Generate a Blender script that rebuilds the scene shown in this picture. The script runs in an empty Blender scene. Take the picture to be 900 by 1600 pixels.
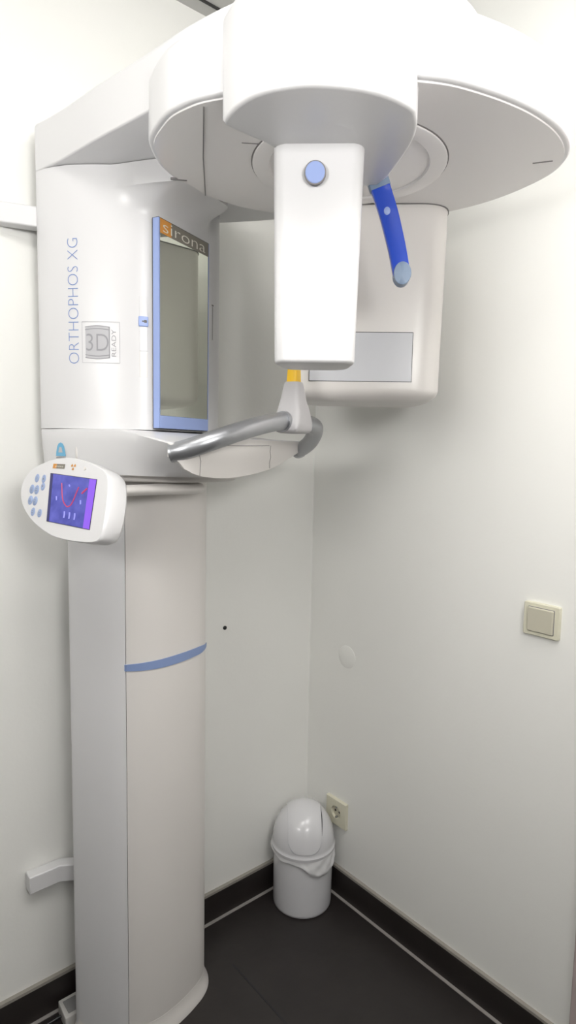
import bpy, bmesh, math, random
from mathutils import Vector, Matrix
R = math.radians
COL = bpy.context.scene.collection
V = Vector

# ------------------------------------------------------------------ materials
def mat(name, col, rough=.4, metal=0., noise=0., nscale=8., bump=0., bscale=60., emit=None, coat=0., spec=.5, trans=0., sss=0.):
    m = bpy.data.materials.new(name); m.use_nodes = True
    nt = m.node_tree; b = nt.nodes['Principled BSDF']
    b.inputs['Base Color'].default_value = (*col, 1)
    b.inputs['Roughness'].default_value = rough
    b.inputs['Metallic'].default_value = metal
    b.inputs['Specular IOR Level'].default_value = spec
    b.inputs['Coat Weight'].default_value = coat
    b.inputs['Transmission Weight'].default_value = trans
    tc = nt.nodes.new('ShaderNodeTexCoord')
    if noise:
        n = nt.nodes.new('ShaderNodeTexNoise'); n.inputs['Scale'].default_value = nscale; n.inputs['Detail'].default_value = 5
        r = nt.nodes.new('ShaderNodeMapRange'); r.inputs['To Min'].default_value = 1 - noise; r.inputs['To Max'].default_value = 1 + noise
        mx = nt.nodes.new('ShaderNodeMix'); mx.data_type = 'RGBA'; mx.blend_type = 'MULTIPLY'; mx.inputs[0].default_value = 1
        nt.links.new(tc.outputs['Object'], n.inputs['Vector']); nt.links.new(n.outputs['Fac'], r.inputs['Value'])
        mx.inputs[6].default_value = (*col, 1); nt.links.new(r.outputs[0], mx.inputs[7]); nt.links.new(mx.outputs[2], b.inputs['Base Color'])
    if bump:
        n = nt.nodes.new('ShaderNodeTexNoise'); n.inputs['Scale'].default_value = bscale; n.inputs['Detail'].default_value = 3
        bp = nt.nodes.new('ShaderNodeBump'); bp.inputs['Strength'].default_value = bump; bp.inputs['Distance'].default_value = .002
        nt.links.new(tc.outputs['Object'], n.inputs['Vector']); nt.links.new(n.outputs['Fac'], bp.inputs['Height']); nt.links.new(bp.outputs[0], b.inputs['Normal'])
    if emit:
        b.inputs['Emission Color'].default_value = (*emit[0], 1); b.inputs['Emission Strength'].default_value = emit[1]
    return m
M = dict(
    wall=mat('wall_paint', (.855, .855, .825), .55, noise=.012, nscale=2.5, bump=.12, bscale=90),
    wallfar=mat('unseen_wall_darkened', (.18, .175, .17), .6, noise=.012, nscale=2.5),  # unseen far walls darkened to reduce bounced fill light
    ceil=mat('ceiling_panel', (.46, .46, .445), .8, noise=.02, nscale=20),
    dark=mat('dark_gap', (.03, .03, .03), .7),
    floor=mat('dark_tile', (.020, .0165, .016), .45, noise=.35, nscale=9, bump=.25, bscale=35),
    tile=mat('baseboard_tile', (.022, .018, .017), .35, noise=.35, nscale=10, bump=.2, bscale=40),
    grout=mat('grout', (.30, .28, .265), .8, noise=.15, nscale=40),
    sil=mat('lit_tile_top_edge', (.30, .28, .25), .6, noise=.1, nscale=30),  # light on the baseboard's top surface, put into a paler colour
    white=mat('white_lacquer', (.685, .683, .692), .30, noise=.006, nscale=3),
    white2=mat('warm_white_lacquer', (.71, .685, .66), .30, noise=.006, nscale=3),
    under=mat('hood_underside_plastic', (.86, .84, .835), .22, noise=.006, nscale=3),
    seam=mat('seam_shadow_gap', (.22, .21, .21), .7),
    blue=mat('periwinkle_plastic', (.31, .40, .70), .35, noise=.02, nscale=20),
    stripe=mat('blue_band_plastic', (.22, .30, .52), .4, noise=.02, nscale=20),
    dblue=mat('deep_blue_plastic', (.018, .07, .52), .22, noise=.04, nscale=10, coat=.3),
    gblue=mat('grey_blue_plastic', (.20, .27, .38), .4, noise=.03, nscale=10),
    silver=mat('silver_metal', (.40, .41, .43), .34, metal=.8, noise=.02, nscale=40),
    holder=mat('grey_plastic', (.50, .49, .50), .38, noise=.01, nscale=30),
    yellow=mat('yellow_plastic', (.92, .56, .02), .35, noise=.04, nscale=30),
    mirror=mat('mirror_glass', (.97, 1.0, .91), .02, metal=1., noise=.004, nscale=3),
    black=mat('black_plastic', (.008, .008, .01), .3),
    text=mat('blue_print', (.17, .26, .52), .5),
    greyp=mat('grey_print', (.30, .30, .32), .5),
    greyp2=mat('light_grey_print', (.47, .47, .49), .5),
    orange=mat('orange_print', (.62, .27, .05), .5),
    signbg=mat('sign_grey', (.20, .185, .155), .5),
    signtx=mat('sign_letter', (.72, .70, .62), .5),
    window=mat('grey_window_panel', (.56, .57, .60), .35, noise=.01, nscale=20),
    cream=mat('cream_plastic', (.68, .66, .53), .35, noise=.01, nscale=30),
    cream2=mat('cream_rocker_plastic', (.57, .545, .44), .35, noise=.01, nscale=30),
    bin=mat('bin_plastic', (.66, .66, .68), .22, noise=.01, nscale=20, coat=.2),
    bag=mat('bag_film', (.68, .68, .69), .35, noise=.02, nscale=30),
    btn=mat('button_grey_blue', (.30, .38, .58), .5),
    sticker=mat('sticker_blue', (.16, .42, .62), .5),
    box=mat('box_plastic', (.52, .51, .49), .5, noise=.02, nscale=20),
    boxin=mat('box_recess', (.22, .22, .22), .6, noise=.05, nscale=20),
    trim=mat('door_frame_paint', (.50, .42, .41), .5, noise=.02, nscale=8),
    door=mat('door_paint', (.78, .77, .74), .5, noise=.01, nscale=5),
    picbrown=mat('picture_brown', (.16, .07, .04), .6, noise=.6, nscale=18),
    picorange=mat('picture_orange', (.75, .28, .05), .6, noise=.3, nscale=30),
    lamp=mat('lamp_glass', (.9, .9, .9), .4, emit=((1, .97, .93), 6.)),
)
def screen_mat():
    m = mat('display_blue', (.02, .02, .05), .25); nt = m.node_tree; b = nt.nodes['Principled BSDF']
    tc = nt.nodes.new('ShaderNodeTexCoord'); n = nt.nodes.new('ShaderNodeTexNoise'); n.inputs['Scale'].default_value = 35
    cr = nt.nodes.new('ShaderNodeValToRGB'); cr.color_ramp.elements[0].position = .3; cr.color_ramp.elements[1].position = .75
    cr.color_ramp.elements[0].color = (.035, .045, .36, 1); cr.color_ramp.elements[1].color = (.12, .13, .62, 1)
    nt.links.new(tc.outputs['Object'], n.inputs['Vector']); nt.links.new(n.outputs['Fac'], cr.inputs['Fac'])
    nt.links.new(cr.outputs['Color'], b.inputs['Emission Color']); b.inputs['Emission Strength'].default_value = .75
    return m
M['screen'] = screen_mat()
M['scrpurple'] = mat('display_purple', (.03, .01, .05), .3, emit=((.26, .10, .80), .9))
M['scrred'] = mat('display_red', (.05, .01, .02), .3, emit=((.55, .06, .16), .8))
M['scrlight'] = mat('display_pale', (.05, .05, .1), .3, emit=((.30, .30, .85), .8))
M['scrdark'] = mat('display_dark', (.01, .01, .03), .3, emit=((.02, .02, .12), .8))

# ------------------------------------------------------------------ helpers
def finish(me, angle=38, smooth=True):
    bm = bmesh.new(); bm.from_mesh(me)
    bmesh.ops.remove_doubles(bm, verts=bm.verts, dist=1e-6)
    bmesh.ops.recalc_face_normals(bm, faces=bm.faces)
    for f in bm.faces: f.smooth = smooth
    for e in bm.edges:
        if len(e.link_faces) == 2 and e.calc_face_angle(0) > R(angle): e.smooth = False
    bm.to_mesh(me); bm.free()
class G:                                   # collects shapes that become ONE mesh object
    def __init__(s): s.v = []; s.f = []
    def add(s, v, f):
        o = len(s.v); s.v += [tuple(p) for p in v]; s.f += [tuple(i + o for i in q) for q in f]; return s
    def box(s, a, b):
        x0, y0, z0 = a; x1, y1, z1 = b
        return s.add([(x0,y0,z0),(x1,y0,z0),(x1,y1,z0),(x0,y1,z0),(x0,y0,z1),(x1,y0,z1),(x1,y1,z1),(x0,y1,z1)],
                     [(0,3,2,1),(4,5,6,7),(0,1,5,4),(1,2,6,5),(2,3,7,6),(3,0,4,7)])
    def loft(s, rings, cap0=True, cap1=True, closed=True):
        n = len(rings[0]); v = [p for r in rings for p in r]; f = []
        for i in range(len(rings) - 1):
            for j in range(n if closed else n - 1):
                k = (j + 1) % n; f.append((i*n+j, i*n+k, (i+1)*n+k, (i+1)*n+j))
        if cap0: f.append(tuple(range(n))[::-1])
        if cap1: f.append(tuple((len(rings)-1)*n + j for j in range(n)))
        return s.add(v, f)
    def tube(s, path, rad, n=14, cap=True):
        path = [V(p) for p in path]; rad = rad if isinstance(rad, (list, tuple)) else [rad]*len(path)
        rings = []; prev = None
        for i, p in enumerate(path):
            t = (path[min(i+1, len(path)-1)] - path[max(i-1, 0)]).normalized()
            if prev is None:
                a = V((0,0,1)) if abs(t.z) < .9 else V((1,0,0)); u = t.cross(a).normalized()
            else: u = (prev - t*prev.dot(t)).normalized()
            prev = u; w = t.cross(u)
            rings.append([p + (u*math.cos(k*2*math.pi/n) + w*math.sin(k*2*math.pi/n))*rad[i] for k in range(n)])
        return s.loft(rings, cap, cap)
    def lathe(s, prof, c=(0,0), n=48, cap0=True, cap1=True):
        return s.loft([[(c[0]+r*math.cos(k*2*math.pi/n), c[1]+r*math.sin(k*2*math.pi/n), z) for k in range(n)] for r, z in prof], cap0, cap1)
    def build(s, name, m, parent=None, angle=38, bevel=0, loc=(0,0,0), smooth=True):
        me = bpy.data.meshes.new(name); me.from_pydata([tuple(p) for p in s.v], [], s.f); me.update()
        finish(me, angle, smooth); me.materials.append(M[m] if isinstance(m, str) else m)
        o = bpy.data.objects.new(name, me); COL.objects.link(o); o.parent = parent; o.location = loc
        if bevel:
            b = o.modifiers.new('bevel', 'BEVEL'); b.width = bevel; b.segments = 3; b.limit_method = 'ANGLE'; b.angle_limit = R(40)
            b.harden_normals = False
        return o
def tag(o, label=None, cat=None, group=None, kind=None):
    if label: o['label'] = label
    if cat: o['category'] = cat
    if group: o['group'] = group
    if kind: o['kind'] = kind
    return o
def empty(name, loc, rz=0, label=None, cat=None):
    o = bpy.data.objects.new(name, None); COL.objects.link(o); o.location = loc; o.rotation_euler = (0,0,rz)
    o.empty_display_size = .05
    return tag(o, label, cat)
def cat_mull(P, k=6, closed=False):
    P = [V(p) for p in P]; n = len(P); out = []
    for i in range(n if closed else n-1):
        if closed: a, b, c, d = P[(i-1)%n], P[i], P[(i+1)%n], P[(i+2)%n]
        else: a, b, c, d = P[max(i-1,0)], P[i], P[i+1], P[min(i+2,n-1)]
        for j in range(k):
            t = j/k; out.append(.5*((2*b)+(c-a)*t+(2*a-5*b+4*c-d)*t*t+(3*b-a-3*c+d)*t**3))
    if not closed: out.append(P[-1])
    return out
def area(P): return .5*sum(P[i][0]*P[(i+1)%len(P)][1]-P[(i+1)%len(P)][0]*P[i][1] for i in range(len(P)))
def inset(P, d):                           # shrink a closed plan outline by d
    n = len(P); sg = 1 if area(P) > 0 else -1; out = []
    for i in range(n):
        a, b, c = V(P[i-1][:2]), V(P[i][:2]), V(P[(i+1)%n][:2])
        e1 = (b-a); e2 = (c-b)
        e1 = e1.normalized() if e1.length > 1e-9 else e2.normalized(); e2 = e2.normalized() if e2.length > 1e-9 else e1
        n1 = V((-e1.y, e1.x))*sg; n2 = V((-e2.y, e2.x))*sg; nn = (n1+n2)
        nn = nn/max(nn.length_squared, .6)*2 if nn.length > 1e-6 else n1
        out.append(b + nn*d)
    return out
def round_corners(P, r, seg=6):            # P: list of 2D corners, r: radius (or list)
    n = len(P); out = []
    for i in range(n):
        a, b, c = V(P[i-1]), V(P[i]), V(P[(i+1)%n]); rr = r[i] if isinstance(r, (list,tuple)) else r
        u = (a-b); w = (c-b); d = min(rr, u.length*.48, w.length*.48)
        if rr <= 0: out.append(b); continue
        p0 = b+u.normalized()*d; p1 = b+w.normalized()*d
        for k in range(seg+1):
            t = k/seg; out.append(p0*(1-t)**2+b*2*t*(1-t)+p1*t*t)
    return out
def rprism(g, P, z0, z1, rb=0, rt=0, seg=5, zf=None):   # prism with rounded bottom/top rims
    rings = []
    if rb:
        for k in range(seg+1):
            t = k/seg*math.pi/2; Q = inset(P, rb*(1-math.sin(t))); rings.append([(p[0],p[1],z0+rb*(1-math.cos(t))) for p in Q])
    else: rings.append([(p[0],p[1],z0) for p in P])
    if rt:
        for k in range(seg+1):
            t = k/seg*math.pi/2; Q = inset(P, rt*(1-math.cos(t))); rings.append([(p[0],p[1],z1-rt*(1-math.sin(t))) for p in Q])
    else: rings.append([(p[0],p[1],z1) for p in P])
    return g.loft(rings)
def text_geo(txt, size, fn, g, offset=0., align='LEFT', thick=.0004, spacing=1.):
    cu = bpy.data.curves.new('t', 'FONT'); cu.body = txt; cu.size = size; cu.offset = offset; cu.align_x = align; cu.space_character = spacing
    cu.resolution_u = 4
    o = bpy.data.objects.new('t', cu); COL.objects.link(o)
    bpy.context.view_layer.update()
    me = bpy.data.meshes.new_from_object(o.evaluated_get(bpy.context.evaluated_depsgraph_get()))
    g.add([fn(v.co.x, v.co.y) for v in me.vertices], [tuple(p.vertices) for p in me.polygons])
    bpy.data.objects.remove(o); bpy.data.meshes.remove(me); bpy.data.curves.remove(cu)

# ------------------------------------------------------------------ camera
CAM = (-1.42255, -1.54083, 1.5)
yaw, pit, rol, fpx = .8662116, .1031683, .0188191, 967.8545
cd = bpy.data.cameras.new('camera'); co = bpy.data.objects.new('camera', cd); COL.objects.link(co)
h = V((math.cos(yaw)*math.cos(pit), math.sin(yaw)*math.cos(pit), -math.sin(pit)))
r0 = V((math.sin(yaw), -math.cos(yaw), 0)); u0 = r0.cross(h)
r2 = math.cos(rol)*r0 + math.sin(rol)*u0; u2 = -math.sin(rol)*r0 + math.cos(rol)*u0
mt = Matrix((r2, u2, -h)).transposed().to_4x4(); mt.translation = V(CAM); co.matrix_world = mt
cd.sensor_fit = 'VERTICAL'; cd.sensor_height = 36; cd.lens = fpx/1600*36; cd.clip_start = .02
bpy.context.scene.camera = co

# ------------------------------------------------------------------ room
X0, Y0, H = -2.45, -2.55, 2.661
def struct(name, g, m, parent=None, bevel=0):
    o = g.build(name, m, parent, bevel=bevel)
    if parent is None: o['kind'] = 'structure'
    return o
struct('floor', G().box((X0,Y0,-.06),(0,0,0)), 'floor')
struct('ceiling', G().box((X0,Y0,H),(0,0,H+.06)), 'ceil')
struct('wall_left', G().box((X0-.1,0,-.06),(.1,.1,H+.06)), 'wall')
struct('wall_right', G().box((0,Y0-.1,-.06),(.1,0,H+.06)), 'wall')
struct('wall_west', G().box((X0-.1,Y0-.1,-.06),(X0,0,H+.06)), 'wallfar')
struct('wall_back', G().box((X0,Y0-.1,-.06),(0,Y0,H+.06)), 'wallfar')
for nm, a, b, am, bm_ in (('baseboard_left', (X0,-.011,0), (-.0,0,.088), (X0,-.0112,.088), (0,0,.096)),
                          ('baseboard_right', (-.011,-.955,0), (0,-.011,.088), (-.0112,-.955,.088), (0,-.0112,.096))):
    struct(nm, G().box(a, b), 'tile')
    struct('trim_1' if 'left' in nm else 'trim_2', G().box(am, bm_), 'sil')
struct('trim_3', G().box((X0,-.022,0),(-.011,-.0112,.0012)), 'grout')
struct('trim_4', G().box((-.0215,-.955,0),(-.0112,-.0215,.0012)), 'grout')
# dark joint between floor tiles, running across the floor
struct('trim_5', G().box((-.4535,-2.5,0),(-.4485,-.19,.0006)), 'black')
# shadow gap beside the ceiling panels
struct('trim_6', G().box((X0,-.052,H-.004),(-.03,-.045,H)), 'dark')
# door frame and door in the right wall, just past the light switch
g = G().box((-.018,-1.06,0),(0,-.962,2.1)).box((-.018,-2.06,0),(0,-1.96,2.1)).box((-.018,-1.96,2.0),(0,-1.06,2.1))
df = struct('door_1', g, 'trim', bevel=.003)
G().box((-.008,-1.96,.005),(0,-1.06,2.0)).build('door_leaf', 'door', df)
hg = G().tube([(-.008,-1.13,1.03),(-.05,-1.13,1.03)], .009).tube([(-.05,-1.13,1.03),(-.05,-1.25,1.03)], .009)
hg.build('door_handle', 'silver', df)

# ------------------------------------------------------------------ the X-ray machine (local frame: X to its left side, Y to its front)
root = empty('dental_xray_machine', (-.715,-.068,0), R(-156.5),
             'tall white panoramic dental x-ray machine with round overhead hood and blue details', 'x-ray machine')
P2 = lambda L, k=6: [(p[0], p[1]) for p in cat_mull([(a, b, 0) for a, b in L], k)]

# column: side body + front cover with a fine seam at its left edge
front = P2([(.1341,.1116),(.118,.131),(.094,.150),(.068,.164),(.037,.174),(0,.182),(-.035,.186),(-.065,.187),(-.093,.181),(-.117,.166),(-.136,.141),(-.15,.11)], 5)
body = [(.166,-.034),(.171,-.028),(.1725,-.018),(.170,.005),(.162,.045),(.150,.082),(.1347,.1107)] + [(-.1505,.107),(-.16,.06),(-.165,.012),(.16,-.034)]
bodyP = P2(body[:7], 4) + [(.12,.10),(-.14,.10)] + body[7:-1]
colm = empty('column', (0,0,0)); colm.parent = root
g = G(); rprism(g, bodyP, .004, 1.452); g.build('side_body', 'white', colm, angle=30)
frP = front + [(-.14,.102),(.12,.102)]
g = G(); rprism(g, frP, .004, 1.452); g.build('front_cover', 'white2', colm, angle=50)
# flared foot rim round the front cover
foot = [(p[0]*1.0, p[1]) for p in inset(front + [(-.16,.06),(-.165,.012),(.166,-.03),(.1725,-.018),(.162,.045)], -.0)]
fo = inset(foot, -.0125)
g = G(); g.loft([[(p[0],p[1],0) for p in fo], [(p[0],p[1],.006) for p in inset(foot,-.012)], [(p[0],p[1],.018) for p in inset(foot,-.006)], [(p[0],p[1],.036) for p in inset(foot,-.0012)], [(p[0],p[1],.045) for p in inset(foot,-.0004)]])
g.build('foot_rim', 'white2', colm, angle=60)
# blue band
SB = [p for p in front if .13 > p[0] > -.121]
SB = [(.1335,.112)] + SB
out = inset(frP, -.0022)[:len(frP)]
band = [tuple(out[i]) for i, p in enumerate(front) if p[0] >= -.1100]
g = G(); n = len(band); hw = [max(.0035, .0078 + .0030*math.sin(math.pi*i/(n-1)) - .0045*max(0, i/(n-1)-.8)/.2) for i in range(n)]
zc = .978
rings = [[(x,y,zc-hw[i]) , (x,y,zc+hw[i]), (x*.985,y-.006,zc+hw[i]), (x*.985,y-.006,zc-hw[i])] for i, (x,y) in enumerate(band)]
g.loft(rings); g.build('blue_band', 'stripe', colm, angle=60)

# head cover
HPc = [(.172,-.100),(.188,-.088),(.1935,-.066),(.194,-.030),(.183,.022),(.156,.087),(.125,.136),(.100,.160),(.070,.168),(.03,.1685),(-.05,.1685),(-.12,.1685),(-.156,.1675),(-.181,.160),(-.200,.142),(-.211,.09),(-.2175,.040)]
HP = P2(HPc, 6)
def arc_pt(u):                               # point + outward normal at arc length u from the back left corner
    acc = 0
    for a, b in zip(HP[:-1], HP[1:]):
        L = math.hypot(b[0]-a[0], b[1]-a[1])
        if acc + L >= u: 
            t = (u-acc)/L; d = ((b[0]-a[0])/L, (b[1]-a[1])/L)
            return (a[0]+(b[0]-a[0])*t, a[1]+(b[1]-a[1])*t), (d[1], -d[0])
        acc += L
    return HP[-1], (0,1)
def on_head(u, z, off=.0008):
    p, nn = arc_pt(u); 
    nx, ny = nn
    # make the normal point away from the head's middle
    if nx*(p[0]-0)+ny*(p[1]-.0) < 0: nx, ny = -nx, -ny
    return (p[0]+nx*off, p[1]+ny*off, z)
def head_ring(z, fl):
    o = []
    for x, y in HP:
        w = max(0, min(1, (y-.10)/.06)); wx = max(0, min(1, (.125+x)/.09)); wx = wx*wx*(3-2*wx)
        o.append((x + (fl*.15*w if x > 0 else 0), y + fl*w*wx, z))
    return o
head = empty('column_head', (0,0,0)); head.parent = root
rings = [head_ring(1.5345, 0), head_ring(2.000, 0)]
for k in range(1, 9):
    t = k/8; rings.append(head_ring(2.000+.052*math.sin(t*math.pi/2)*1.0, .105*(1-math.cos(t*math.pi/2))))
rings.append(head_ring(2.0995, .105))
g = G(); g.loft(rings); g.build('head_cover', 'white', head, angle=50)
# lettering and logo on the head's left flank   (numbers: arc length along the flank, height)
def fit_text(txt, W, Hh, fn, g, offset=0., thick=True):      # text scaled to width W and height Hh, then mapped by fn
    t = G(); text_geo(txt, 1., lambda x, y: (x, y, 0), t, offset)
    x0 = min(p[0] for p in t.v); x1 = max(p[0] for p in t.v); y0 = min(p[1] for p in t.v); y1 = max(p[1] for p in t.v)
    g.add([fn((p[0]-x0)/(x1-x0)*W, (p[1]-y0)/(y1-y0)*Hh) for p in t.v], t.f)
g = G(); fit_text('ORTHOPHOS XG', .269, .0242, lambda x, y: on_head(.1372-y, 1.678+x), g, -.022)
g.build('lettering', 'text', head, smooth=False)
def strip_uz(g, pts, w, off=.0009):
    P_ = []
    for (a, b), (c, d) in zip(pts[:-1], pts[1:]): P_ += [(a+(c-a)*k/10, b+(d-b)*k/10) for k in range(10)]
    return strip_raw(g, P_+[pts[-1]], w, off)
def strip_raw(g, pts, w, off=.0008):          # thin printed line on the flank through (u,z) points
    for (a, b), (c, d) in zip(pts[:-1], pts[1:]):
        L = math.hypot(c-a, d-b); nx, ny = -(d-b)/L*w/2, (c-a)/L*w/2
        g.add([on_head(a+nx,b+ny,off), on_head(c+nx,d+ny,off), on_head(c-nx,d-ny,off), on_head(a-nx,b-ny,off)], [(0,1,2,3)])

logo = empty('printed_logo', (0,0,0)); logo.parent = head
g = G(); strip_uz(g, [(.1450,1.7690),(.2285,1.7690)], .0011); strip_uz(g, [(.1450,1.6800),(.2285,1.6800)], .0011)
strip_uz(g, [(.1450,1.6800),(.1450,1.7690)], .0012); strip_uz(g, [(.2285,1.6800),(.2285,1.7690)], .0012)
g.build('logo_frame', 'greyp2', logo, smooth=False)
# barrel shape: shaded field with curved bars above and below
def field(u0, u1, zf0, zf1, g, off, n=14):
    for i in range(n):
        a = i/n; b = (i+1)/n; ua = u0+(u1-u0)*a; ub = u0+(u1-u0)*b
        g.add([on_head(ua,zf0(a),off), on_head(ub,zf0(b),off), on_head(ub,zf1(b),off), on_head(ua,zf1(a),off)], [(0,1,2,3)])
bow = lambda a: .0028*math.sin(math.pi*a)
g = G(); field(.1525,.2065, lambda a: 1.6925-bow(a), lambda a: 1.7565+bow(a), g, .0006)
g.build('logo_field', 'greyp2', logo, smooth=False)
g = G()
for zc_, sg in ((1.7575,1),(1.7515,1),(1.6915,-1),(1.6975,-1)):
    field(.1520,.2070, lambda a: zc_+sg*bow(a)-.0009, lambda a: zc_+sg*bow(a)+.0009, g, .0011)
field(.2050,.2072, lambda a: 1.6905, lambda a: 1.7585, g, .0011, 2)
fit_text('3D', .050, .037, lambda x, y: on_head(.1545+x, 1.7060+y, .0013), g, -.01)
fit_text('READY', .058, .0095, lambda x, y: on_head(.2205-y, 1.6945+x, .0013), g, -.01)
g.build('logo_print', 'greyp', logo, smooth=False)

# height slider beside the mirror
sl = empty('height_slider', (0,0,0)); sl.parent = head
def patch(g, u0, u1, z0, z1, off0, off1):
    n_ = 7; us = [u0+(u1-u0)*i/(n_-1) for i in range(n_)]
    lo = [on_head(u,z0,off0) for u in us]+[on_head(u,z0,off1) for u in us[::-1]]; hi = [(p[0],p[1],z1) for p in lo]
    return g.loft([lo, hi])
def patch_old(g, u0, u1, z0, z1, off0, off1):
    a = [on_head(u0,z0,off0), on_head(u1,z0,off0), on_head(u1,z1,off0), on_head(u0,z1,off0)]
    b = [on_head(u0,z0,off1), on_head(u1,z0,off1), on_head(u1,z1,off1), on_head(u0,z1,off1)]
    g.add(a+b, [(0,1,2,3),(4,5,6,7),(0,1,5,4),(1,2,6,5),(2,3,7,6),(3,0,4,7)])
g = G(); patch(g, .2710,.2890, 1.709,1.827, -.001,.0016); g.build('slider_track', 'white', sl, bevel=.0005)
g = G(); patch(g, .2710,.2890, 1.652,1.7075, -.001,.0007); g.build('slider_slot', 'white2', sl, bevel=.0003)
g = G(); patch(g, .2692,.2902, 1.762,1.784, .0010,.0048); kb = g.build('slider_knob', 'blue', sl, bevel=.0018)
g = G(); patch(g, .2765,.2865, 1.7715,1.7745, .0040,.0052); patch(g, .2805,.2860, 1.7700,1.7760, .0040,.0053); g.build('pointer', 'black', kb, smooth=False)
# light sensor hole above the mirror, and the small slot on the right
g = G(); g.lathe([(.0,0),(.0085,0),(.0095,.0015),(.0,.0016)], n=28, cap0=False, cap1=False)
g.v = [(x*.8-.003, .1690+z*.8, 2.026+y*1.15) for x, y, z in g.v]; g.build('light_sensor', 'black', head)
g = G(); g.box((-.1385,.1675,1.772),(-.1370,.1690,1.860)).box((-.142,.1670,1.857),(-.134,.1692,1.860)); g.build('slot', 'seam', head)

# mirror with blue frame and printed sign
mr = empty('vanity_mirror', (0,0,0)); mr.parent = root
g = G(); g.box((-.0965,.166,1.5375),(.1005,.1835,1.9975)); g.build('mirror_back', 'black', mr, bevel=.001)
g = G(); x0, x1, z0, z1 = -.0945,.0988,1.5390,1.9960
g.box((.0965,.1680,z0),(.1012,.1842,z1)); g.box((x0,.1680,z0),(.0965,.1848,1.5675)); g.box((-.0972,.168,z0),(-.0950,.1842,z1))
g.build('mirror_frame', 'blue', mr, bevel=.0006)
g = G(); g.box((-.0925,.1700,1.5680),(.0962,.1840,1.9640)); g.build('mirror_glass', 'mirror', mr, smooth=False)
sg_ = empty('sign', (0,0,0)); sg_.parent = mr
g = G(); g.box((-.0945,.1700,1.9642),(.0962,.1843,1.9955)); g.build('sign_panel', 'signbg', sg_, smooth=False)
g = G(); g.box((.0560,.1800,1.9644),(.0960,.1846,1.9953)); g.build('sign_block', 'orange', sg_, smooth=False)
g = G(); fit_text('sirona', .166, .0225, lambda x, y: (.0865-x, .1849, 1.9690+y), g, -.012); g.build('sign_letters', 'signtx', sg_, smooth=False)

# support arm from the head to the hood
AL = [(.172,-.100),(.188,-.088),(.193,-.066),(.212,.02),(.248,.148),(.283,.290),(.318,.425),(.333,.55),(.318,.68),(.262,.79),(.17,.852),(.06,.85),(-.08,.78),(-.20,.64),(-.28,.45),(-.285,.30),(-.255,.16),(-.2175,.040)]
g = G(); rprism(g, P2(AL, 6), 2.1005, 2.205, .004, .012); g.build('support_arm', 'white', root, angle=40)

# round hood
HO = [(.245,.279),(.286,.307),(.320,.352),(.342,.390),(.353,.430),(.357,.465),(.352,.515),(.343,.60),(.318,.70),(.285,.775),(.250,.830),(.211,.870),(.150,.918),(.088,.955),(.017,.983),(-.055,.994),(-.113,.984),(-.170,.950),(-.228,.876),(-.262,.803),(-.280,.727),(-.284,.65),(-.268,.57),(-.232,.48),(-.180,.405),(-.118,.341),(-.045,.285),(.033,.255),(.105,.246),(.18,.253)]
hood = empty('overhead_hood', (0,0,0)); hood.parent = root
g = G(); HOs = [(p[0],p[1]) for p in cat_mull([(a,b,0) for a,b in HO], 5, True)]
rprism(g, HOs, 2.054, 2.168, .006, .022, seg=6); g.build('hood_shell', 'white', hood, angle=60)
g = G(); g.loft([[(p[0],p[1],2.0515) for p in inset(HOs,.010)], [(p[0],p[1],2.058) for p in inset(HOs,.0085)]]); g.build('underside_panel', 'under', hood)
g = G(); g.tube([(.338,.461,2.0512),(.19,.360,2.0512),(.036,.262,2.0512)], .0011, 6); g.build('seam', 'seam', hood)
def slit(x, y, ang, L=.034, w=.0045):
    g = G(); c, s_ = math.cos(ang), math.sin(ang)
    P = round_corners([(-L/2,-w/2),(L/2,-w/2),(L/2,w/2),(-L/2,w/2)], w*.49, 4)
    g.loft([[(x+p[0]*c-p[1]*s_, y+p[0]*s_+p[1]*c, z) for p in P] for z in (2.0505,2.054)]); g.build('slit', 'seam', hood)
slit(.126,.256, R(-54)); slit(-.090,.945, R(-82), .036, .003); slit(.200,.471, R(-59), .034, .0012)
CX, CY = .045, .602
g = G()
g.lathe([(0,2.0495),(.150,2.0495),(.153,2.0505),(.156,2.0470),(.186,2.0470),(.188,2.0478),(.188,2.054)], (CX,CY), 72, False, True)
g.build('pivot_disc', 'under', hood, angle=25)
g = G(); n=72
g.loft([[(CX+r_*math.cos(k*2*math.pi/n), CY+r_*math.sin(k*2*math.pi/n), z) for k in range(n)] for r_, z in ((.188,2.0505),(.1905,2.0505),(.1905,2.053),(.188,2.053))], False, False)
g.build('seam', 'seam', hood)

# rotating block that carries the front and rear units
blk = empty('rotor_block', (0,0,0)); blk.parent = root
Bc = P2([(.3715,.519),(.393,.548),(.408,.577),(.4155,.605),(.415,.640),(.403,.686),(.370,.738),(.333,.773),(.294,.7935)], 5)
Bc = Bc + P2([(.278,.797),(.247,.792),(.216,.782),(.184,.766),(.143,.740),(.079,.694)], 3) + [(.05,.66),(.08,.60),(.173,.588),(.244,.557),(.288,.546),(.316,.534),(.340,.524),(.360,.517)]
def bz(x, y): return 2.0
g = G(); rings = []
for k in range(6):
    t = k/5*math.pi/2; Q = inset(Bc, .006*(1-math.sin(t))); rings.append([(p[0],p[1],bz(*q)+.006*(1-math.cos(t))) for p, q in zip(Q, Bc)])
for k in range(6):
    t = k/5*math.pi/2; Q = inset(Bc, .014*(1-math.cos(t))); rings.append([(p[0],p[1],2.160-.014*(1-math.sin(t))) for p in Q])
g.loft(rings, True, True); g.build('block_cover', 'white', blk, angle=60)
A2 = V((.92,.39)).normalized(); B2 = V((-A2.y, A2.x))
CEN = V((.0,.0))
def ab(a, b): p = A2*a + B2*b; return (p.x, p.y)
def to_ab(x, y): return (V((x,y)).dot(A2), V((x,y)).dot(B2))

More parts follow.
